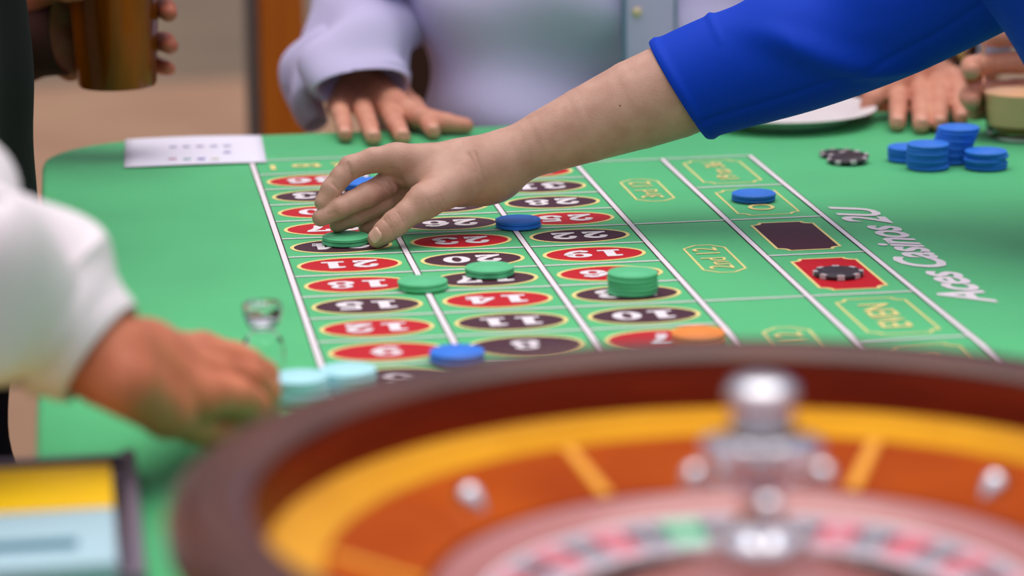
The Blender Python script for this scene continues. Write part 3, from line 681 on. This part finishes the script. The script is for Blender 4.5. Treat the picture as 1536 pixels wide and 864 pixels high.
def sl_disp(s, a):
    d = 0.0
    d += .0018 * math.exp(-((s - .004) / .004) ** 2)                                   # turned hem
    d += .0022 * math.exp(-((s - .052) / .0028) ** 2) * max(0, math.cos(a - 2.2)) ** .5   # hem seam ridge
    g = min(1.0, max(0.0, (s - .05) / .06))
    for ph, k_, tw in ((.3, 1.0, 13), (1.9, .7, 9), (3.4, .8, 15)):
        u = a + tw * (s - .1) - ph; u = (u + PI) % (2 * PI) - PI; d += g * .0105 * k_ * math.exp(-(u / .30) ** 2) * math.sin(min(1, max(0, (s - .05) / .16)) * PI)
    d += g * .0042 * math.sin(s * 62 + 1.3 * math.sin(a * 2) + a) * max(0, math.sin(a)) 
    u = (a + .55 + PI - 0.0) % (2 * PI) - PI
    d -= .0016 * math.exp(-((u + 0.0) / .05) ** 2)                                        # seam along the underside
    return d
SLV = [(at(1019, 135, 2.66), .0520, .0482), (at(1098, 106, 2.655), .052, .0520), (at(1200, 73, 2.648), .053, .0545), (at(1320, 32, 2.63), .052, .0530), (at(1440, -22, 2.60), .052, .0520), (at(1560, -90, 2.55), .055, .055)]
V, Fc = loft(SLV, 128, sl_disp, 34, .20, .0030); sharp(obj('sleeve', py('sleeve', V, Fc), M['royal'], lady), 75)
lc = [(at(1640, -205, 2.50), .128, at(1795, 5, 2.50), .128), (at(1795, 5, 2.50), .128, np.array([1.02, .36, .93]), .15), (at(1600, -250, 2.6), .10, at(1640, -205, 2.5), .125), (np.array([1.0, .28, .86]), .14, np.array([1.02, .28, .48]), .11), (np.array([1.0, .46, .86]), .14, np.array([1.02, .46, .48]), .11), (np.array([1.02, .28, .48]), .11, np.array([1.03, .28, .04]), .06), (np.array([1.02, .46, .48]), .11, np.array([1.03, .46, .04]), .06)]
clothes('dress', lc, .009, M['royal'], lady, .06, .004, 22)

# --- a loose shirted torso with trousers for those standing round the table
def mannequin(parent, x, y, zc, dirx, m_top, m_leg, fold=.006, half=.085, r=.125, nm='shirt', zb=.58, lr=.105):
    a = math.radians(dirx); s = np.array([math.cos(a), math.sin(a), 0]); c = np.array([x, y, 0.])
    tops = []
    for sg in (-1, 1):
        q = c + s * half * sg
        tops += [(q + (0, 0, zb + .02), r * 1.0, q + (0, 0, 1.22), r), (q + (0, 0, 1.22), r, q + s * .05 * sg + (0, 0, 1.36), r * .72)]
    clothes(nm, tops, .010, m_top, parent, .05, fold, 17, [(c + (0, 0, zb), (0, 0, -1))])
    legs = []
    for sg in (-1, 1):
        q = c + s * .09 * sg; legs += [(q + (0, 0, .80), lr, q + (0, 0, .45), lr * .81), (q + (0, 0, .45), .085, q + (0, 0, .06), .062)]
    clothes('trousers', legs, .012, m_leg, parent, .05, .003, 20, [(c + (0, 0, .0), (0, 0, -1)), (c + (0, 0, max(.70, zb + .12)), (0, 0, 1))])

# --- man in the pale lavender shirt behind the table, both hands on it
tc_ = at(915, 100, 3.43); gx, gy = tc_[0], 1.295
man = thing('person', 'person in pale lavender shirt behind the table with both hands resting on it', 'person', (gx, gy, 0))
mannequin(man, gx, gy, 1, -2, M['lav'], M['trousers'], .019, .095, .125)
def flat_hand(tips, knuck, wrist, elbow, thumb, rr=1.0, zk=.036, zt=.0085):
    """palm-down hand: finger tips on the cloth, arched knuckles; tips/knuckles as pixels"""
    K = [up(x, y, zk) for x, y in knuck]; Tt = [up(x, y, zt) for x, y in tips]; w_, wz, wr = up(*wrist), wrist[2], .026 * rr
    fg = []; pm = [(w_, wr, elbow[0], elbow[1])]
    for i, (k, t) in enumerate(zip(K, Tt)):
        r = (.0092, .0100, .0104, .0098)[i] * rr; v = t - k
        lf = zk / .036; p1 = k + v * .42 + np.array([0, 0, .010 * lf]); p2 = k + v * .76 + np.array([0, 0, .0055 * lf]); 
        fg.append([(k, r * 1.18), (p1, r * 1.03), (k + v * .60 + np.array([0, 0, .0085 * lf]), r * .95), (p2, r * .92), (t, r * .80)])
        pm.append((w_ + (k - w_) * .12, .021 * rr, k, r * 1.2))
    tb = [up(*q) for q in thumb]
    fg.append([(tb[0], .0150 * rr), (tb[1], .0115 * rr), (tb[2], .0105 * rr), (tb[3], .0082 * rr)]); pm.append((w_ + (tb[0] - w_) * .2, .021 * rr, tb[0], .0155 * rr))
    return hand_f(pm, fg, .014, .007), hand_bounds(pm, fg), fg
elb_r = at(580, -110, 3.32); wr_r = (532, 106, .036)
fR, bR, gR = flat_hand([(518, 203), (560, 207), (604, 206), (650, 198)], [(507, 160), (536, 151), (567, 145), (600, 142)], wr_r, (elb_r, .038), [(592, 158, .022), (630, 176, .017), (668, 185, .012), (699, 189, .0095)], 1.0, .018)
elb_l = at(1475, -40, 3.42); wr_l = (1404, 88, .050)
fL, bL, gL = flat_hand([(1441, 179), (1409, 187), (1382, 189), (1346, 186)], [(1432, 130), (1408, 120), (1380, 114), (1350, 118)], wr_l, (elb_l, .038), [(1346, 122, .036), (1322, 136, .030), (1308, 150, .022), (1300, 166, .011)], 1.04, .028)
trunk = [(elb_r, .038, np.array([gx - .19, gy, 1.30]), .045), (elb_l, .038, np.array([gx + .19, gy, 1.30]), .045)]
for sg in (-1, 1): trunk += [(np.array([gx + sg * .19, gy, 1.30]), .05, np.array([gx + sg * .07, gy, 1.28]), .085), (np.array([gx + sg * .06, gy, 1.28]), .085, np.array([gx + sg * .06, gy, .98]), .09)]
def fM(P):
    d = None
    for a, ra, b, rb in trunk: c = cap(P, a, ra, b, rb); d = c if d is None else smin(d, c, .03)
    return np.minimum(smin(fR(P), d, .01), smin(fL(P), d, .01))
bT = bounds([x for c in trunk for x in ((c[0], c[1]), (c[2], c[3]))], .01)
mb = obj('body', sdf_mesh('body', fM, np.minimum(np.minimum(bR[0], bL[0]), bT[0]), np.maximum(np.maximum(bR[1], bL[1]), bT[1]), .0028), M['skin_m'], man)
for f_, g_ in ((fR, gR), (fL, gL)):
    for ch in g_[:4]:
        t = ch[-1][0]; d = t - ch[-2][0]; d /= np.linalg.norm(d); c = march(f_, t - d * .001 + np.array([0, -.006, .02]), np.array([0, .25, -.97]), .05, .0006)
        if c is not None: nail(f_, c, d, .011, .0105, M['nail'], mb)
# sleeves
def soft(seed, amp, fr):
    r_ = random.Random(seed); ph = [r_.uniform(0, 6.28) for _ in range(6)]
    return lambda s, a: amp * (math.sin(s * fr + 2 * a + ph[0]) + .7 * math.sin(s * fr * .6 - a * 3 + ph[1]) + .5 * math.sin(s * fr * 1.7 + a + ph[2])) * min(1, s / .04 + .15)
wr_ = up(*wr_r); axr = (wr_ - elb_r) / np.linalg.norm(wr_ - elb_r); el_ = elb_r
V, Fc = loft([(up(543, 130, .040), .050, .034), (up(538, 104, .054), .056, .040), (wr_ - axr * .05 + np.array([0, .0, .012]), .060, .050), (wr_ - axr * .11, .064, .058), (el_ + axr * .04, .068, .064), (el_ - axr * .03 + np.array([.01, .01, .01]), .068, .066), (np.array([gx - .19, gy - .01, 1.29]), .075, .085), (np.array([gx - .12, gy, 1.36]), .07, .08)], 64, soft(3, .0065, 48), 12, .30, .004, (0, -.3, 1))
obj('sleeve', py('sleeve', V, Fc), M['lav'], man)
V, Fc = loft([(at(474, 186, 3.27), .014, .018), (at(456, 146, 3.27), .022, .026), (at(462, 112, 3.27), .028, .032), (at(490, 84, 3.28), .030, .034), (at(530, 60, 3.29), .03, .03)], 48, soft(9, .004, 60), 8, .3, .003, (0, 1, 0))
obj('open_cuff', py('open_cuff', V, Fc), M['lav'], man)
wl_ = up(*wr_l); axl = (elb_l - wl_) / np.linalg.norm(elb_l - wl_)
V, Fc = loft([(wl_ + axl * .030, .040, .040), (wl_ + axl * .08, .050, .05), (elb_l, .06, .062), (elb_l + axl * .05 + np.array([0, .01, .03]), .062, .064), (np.array([gx + .25, gy, 1.24]), .07, .075), (np.array([gx + .12, gy, 1.36]), .07, .08)], 48, soft(5, .004, 40), 8, 0, .004, (0, 1, 0))
obj('sleeve', py('sleeve', V, Fc), M['lav'], man)
# placket strip and a button down the shirt front
yf = gy - .128
V = []; Fc = []
def front(x, z):
    return yf - .006
for x0, x1, nm, m_, dy in ((912, 998, 'placket', 'lav', 0), (911, 918, 'placket_stitching', 'placket', -.0015), (990, 994, 'placket_stitching', 'placket', -.0015)):
    q0, q1 = at(x0, 0, 3.30), at(x1, 0, 3.30); bm = bmesh.new(); box_bm(bm, ((q0[0] + q1[0]) / 2, yf - .004 + dy, 1.06), (q1[0] - q0[0], .006, .52), .001); obj(nm, frombm(nm, bm), M[m_], man)
for k in range(5):
    q = at(936, 4, 3.29); lathe_b = bmesh.new(); bmesh.ops.create_cone(lathe_b, segments=20, radius1=.0055, radius2=.0048, depth=.003, cap_ends=True, matrix=Matrix.Translation((q[0], yf - .009, q[2] - .09 * (k - 3))) @ Matrix.Rotation(PI / 2, 4, 'X')); obj('button', frombm('button', lathe_b), M['button'], man)
# wrist watch: strap ring and gold case, worn on the left wrist
wl = up(*wr_l); ax = elb_l - wl; ax /= np.linalg.norm(ax); wc = wl - ax * .016
wt = thing('wrist_watch', 'gold wrist watch on dark strap on the lavender-shirted left wrist', 'watch', tuple(wc))
def band(name, r, wdt, thk, c, m, parent, n=40, sq=1.0):
    Q = Vector(ax).to_track_quat('Z', 'Y').to_matrix().to_4x4(); prof = [(r, -wdt / 2), (r + thk, -wdt / 2), (r + thk, wdt / 2), (r, wdt / 2), (r, -wdt / 2)]
    V, Fc = lathe(prof, n); me = py(name, V, Fc); me.transform(Matrix.Translation(c) @ Q); return sharp(obj(name, me, m, parent))
band('strap', .0300, .010, .0022, tuple(wc - ax * .007), M['strap'], wt); band('gold_band', .0305, .016, .0035, tuple(wc + ax * .006), M['gold_metal'], wt)

# --- croupier at the left edge: white sleeve, black waistcoat and trousers
cx_, cy_ = -.330, .64
crp = thing('person', 'croupier in white shirt and black trousers reaching in from left', 'person', (cx_, cy_, 0))
mannequin(crp, cx_, cy_, 1, 80, M['blackcloth'], M['navy'], .003, .075, .112, 'waistcoat', .74, .085)
cw = up(165, 540, .088)
K4 = [up(302, 528, .050), up(318, 543, .057), up(322, 566, .058), up(306, 594, .056)]
palm = [(cw, .028, up(60, 470, .115), .031), (up(60, 470, .115), .031, up(-120, 380, .16), .036), (cw, .0275, up(215, 535, .077), .025)]
for k, r in zip(K4, (.013, .014, .0145, .014)): palm.append((up(200, 545, .080), .0225, k, r))
palm += [(up(225, 580, .060), .020, up(322, 618, .034), .018), (up(190, 575, .078), .021, up(250, 618, .050), .0160)]
fing = [[(K4[0], .0125), (up(352, 538, .044), .0112), (up(372, 552, .036), .0100), (up(378, 574, .022), .0092), (up(366, 590, .012), .0078)],
        [(K4[1], .0132), (up(368, 548, .050), .0118), (up(394, 564, .040), .0108), (up(398, 590, .022), .0096), (up(384, 607, .012), .0080)],
        [(K4[2], .0135), (up(374, 568, .052), .0120), (up(396, 588, .040), .0110), (up(396, 613, .022), .0098), (up(380, 628, .012), .0082)],
        [(K4[3], .0130), (up(354, 594, .050), .0118), (up(380, 610, .038), .0108), (up(380, 632, .022), .0096), (up(362, 646, .012), .0080)],
        [(up(250, 618, .050), .0155), (up(288, 636, .036), .0125), (up(320, 648, .026), .0115), (up(350, 654, .018), .0092)]]
fC = hand_f(palm, fing, .009, .007)
cb = obj('body', sdf_mesh('body', fC, *hand_bounds(palm, fing), .0026), M['skin_c'], crp)
q1 = up(60, 470, .115); q2 = up(-120, 380, .16); ac = (q1 - cw); lc_ = lambda t: cw + ac * t
V, Fc = loft([(lc_(.20), .0355, .0360), (lc_(.55), .044, .044), (lc_(1.0), .053, .054), (q1 + (q2 - q1) * .5, .060, .061), (q2, .064, .066), (np.array([cx_ - .05, cy_ - .20, 1.02]), .072, .072), (np.array([cx_ - .03, cy_ - .03, 1.27]), .08, .085)], 64, soft(12, .0060, 44), 12, .05, .003)
obj('sleeve', py('sleeve', V, Fc), M['wcotton'], crp)
def cuffd(s, a): return .0012 * math.exp(-((s - .006) / .003) ** 2)
V, Fc = loft([(lc_(.15), .0365, .0375), (lc_(.3), .039, .0395), (lc_(.5), .0445, .0450), (lc_(.56), .0445, .0455)], 64, cuffd, 8, .05, .003)
obj('shirt_cuff', py('shirt_cuff', V, Fc), M['wcotton'], crp)

# --- hands gripping a drink: fingers wrap from the palm angle round to the tip angle
def grip(c, r, zs, a_palm, a_tip, a_thumb, zt, m, parent, fore, rr=1.0, h=.0026):
    c = np.asarray(c, float); fg = []; pm = []
    P = lambda a, z, q: c + np.array([math.cos(math.radians(a)) * (r + q), math.sin(math.radians(a)) * (r + q), z])
    wst = P(a_palm - 0, (zs[0] + zs[-1]) / 2, .075)
    for i, z in enumerate(zs):
        fr = (.0098, .0102, .0098, .0086)[i] * rr; q = fr * .96; at_ = a_tip[i]; A = [a_palm + (at_ - a_palm) * t for t in (.12, .36, .58, .80, 1.0)]
        fg.append([(P(A[0], z, q * 1.5), fr * 1.25), (P(A[1], z, q * 1.35), fr * 1.05), (P(A[2], z, q * 1.25), fr), (P(A[3], z, q * 1.1), fr * .93), (P(A[4], z, q), fr * .80)])
        pm.append((wst, .022 * rr, P(A[0], z, q * 1.5), fr * 1.3))
    fr = .0112 * rr; A = [a_palm + (a_thumb - a_palm) * t for t in (.2, .5, .78, 1.0)]; zz_ = [zs[0], (zs[0] + zt) / 2, zt, zt]
    fg.append([(P(A[0], zz_[0], fr * 1.5), fr * 1.35), (P(A[1], zz_[1], fr * 1.2), fr * 1.08), (P(A[2], zz_[2], fr), fr), (P(A[3], zz_[3], fr), fr * .85)])
    pm.append((wst, .022 * rr, P(A[0], zz_[0], fr * 1.5), fr * 1.4)); pm.append((wst, .025 * rr, fore[0], fore[1]))
    f_ = hand_f(pm, fg, .016, .006); return obj('body', sdf_mesh('body', f_, *hand_bounds(pm, fg), h), m, parent)
# beer drinker behind the croupier
bcup = at(176, 128, 3.02)
drk = thing('person', 'person in dark clothes behind the croupier holding a brown drink', 'person', (-.52, 1.16, 0))
mannequin(drk, -.52, 1.16, 1, 60, M['blackcloth'], M['navy'], .003, .085, .12, 'jacket')
grip(bcup, .0435, [.102, .071, .038, .013], 160, [-6, -12, -8, 12], 232, .100, M['skin_d'], drk, (bcup + np.array([-.22, .06, -.0]), .034), 1.05)
V, Fc = loft([(bcup + np.array([-.050, .030, .048]), .052, .040), (bcup + np.array([-.22, .07, .04]), .054, .054), (np.array([-.50, 1.05, 1.02]), .06, .06), (np.array([-.55, 1.08, 1.26]), .08, .085)], 40, soft(21, .003, 40), 8, 0, .003)
obj('sleeve', py('sleeve', V, Fc), M['brownsleeve'], drk)
pint = thing('drinking_glass', 'tall amber glass of brown drink held above far left corner', 'glass', tuple(bcup))
lathe_obj('glass_wall', [(0, 0), (.0370, 0), (.0388, .003), (.0420, .06), (.0462, .150), (.0466, .152), (.0448, .152), (.0400, .06), (.036, .009), (0, .008)], M['amber'], pint, 48, tuple(bcup))
lathe_obj('ale', [(0, .0085), (.0355, .0095), (.0396, .06), (.0435, .130), (0, .130)], M['stout'], pint, 48, tuple(bcup))
# second drinker at the right: only the hand round the clear cup shows
rgt = thing('person', 'person at far right whose hand grips the clear plastic cup', 'person', (1.15, 1.02, 0))
mannequin(rgt, 1.15, 1.02, 1, 100, M['navy'], M['trousers'], .003, .085, .12, 'jacket')
grip(cg, CUPR + .004, [.070, .040, .098, .022], 20, [178, 180, 120, 140], -40, .082, M['skin_m'], rgt, (cg + np.array([.24, .06, .09]), .034), 1.14)
V, Fc = loft([(cg + np.array([.17, .045, .075]), .042, .042), (cg + np.array([.25, .07, .11]), .052, .052), (np.array([1.10, .98, 1.10]), .065, .065), (np.array([1.13, 1.0, 1.28]), .08, .085)], 40, soft(22, .003, 40), 8, 0, .003)
obj('sleeve', py('sleeve', V, Fc), M['navy'], rgt)

# ------------------------------------------------------------------ background furniture
pq = at(424, 150, 4.3); post = thing('wooden_post', 'orange-brown wooden post with grey metal edge behind the table', 'post', (pq[0], pq[1], 0))
box('post_beam', (pq[0], pq[1], 1.2), (.062, .08, 2.4), M['postwood'], post, .004)
box('metal_edge', (pq[0] - .041, pq[1], 1.2), (.018, .06, 2.4), M['postmetal'], post, .003)
box('base_plate', (pq[0], pq[1], .01), (.16, .16, .02), M['postmetal'], post, .003)
ca = at(600, 150, 4.4)[0]; cz = at(1545, 150, 4.4)[0]; cyb = at(1000, 150, 4.5)[1]
cab = thing('cabinet', 'brown wooden cabinet standing behind the lavender-shirted person', 'cabinet', ((ca + cz) / 2, cyb, 0))
box('cabinet_body', ((ca + cz) / 2, cyb + .25, .80), (cz - ca, .45, 1.5), M['darkwood'], cab, .005)
for i in range(3):
    x0 = ca + (cz - ca) * i / 3; x1 = ca + (cz - ca) * (i + 1) / 3; d = box('door', ((x0 + x1) / 2, cyb + .013, .80), (x1 - x0 - .012, .026, 1.42), M['darkwood'] if i == 0 else M['redwood'], cab, .004)
    box('handle', (x1 - .05, cyb - .012, .85), (.014, .024, .14), M['postmetal'], d, .003)
for sx_ in (ca + .05, cz - .05):
    for sy_ in (.06, .44): box('foot', (sx_, cyb + sy_, .025), (.05, .05, .05), M['darkwood'], cab)
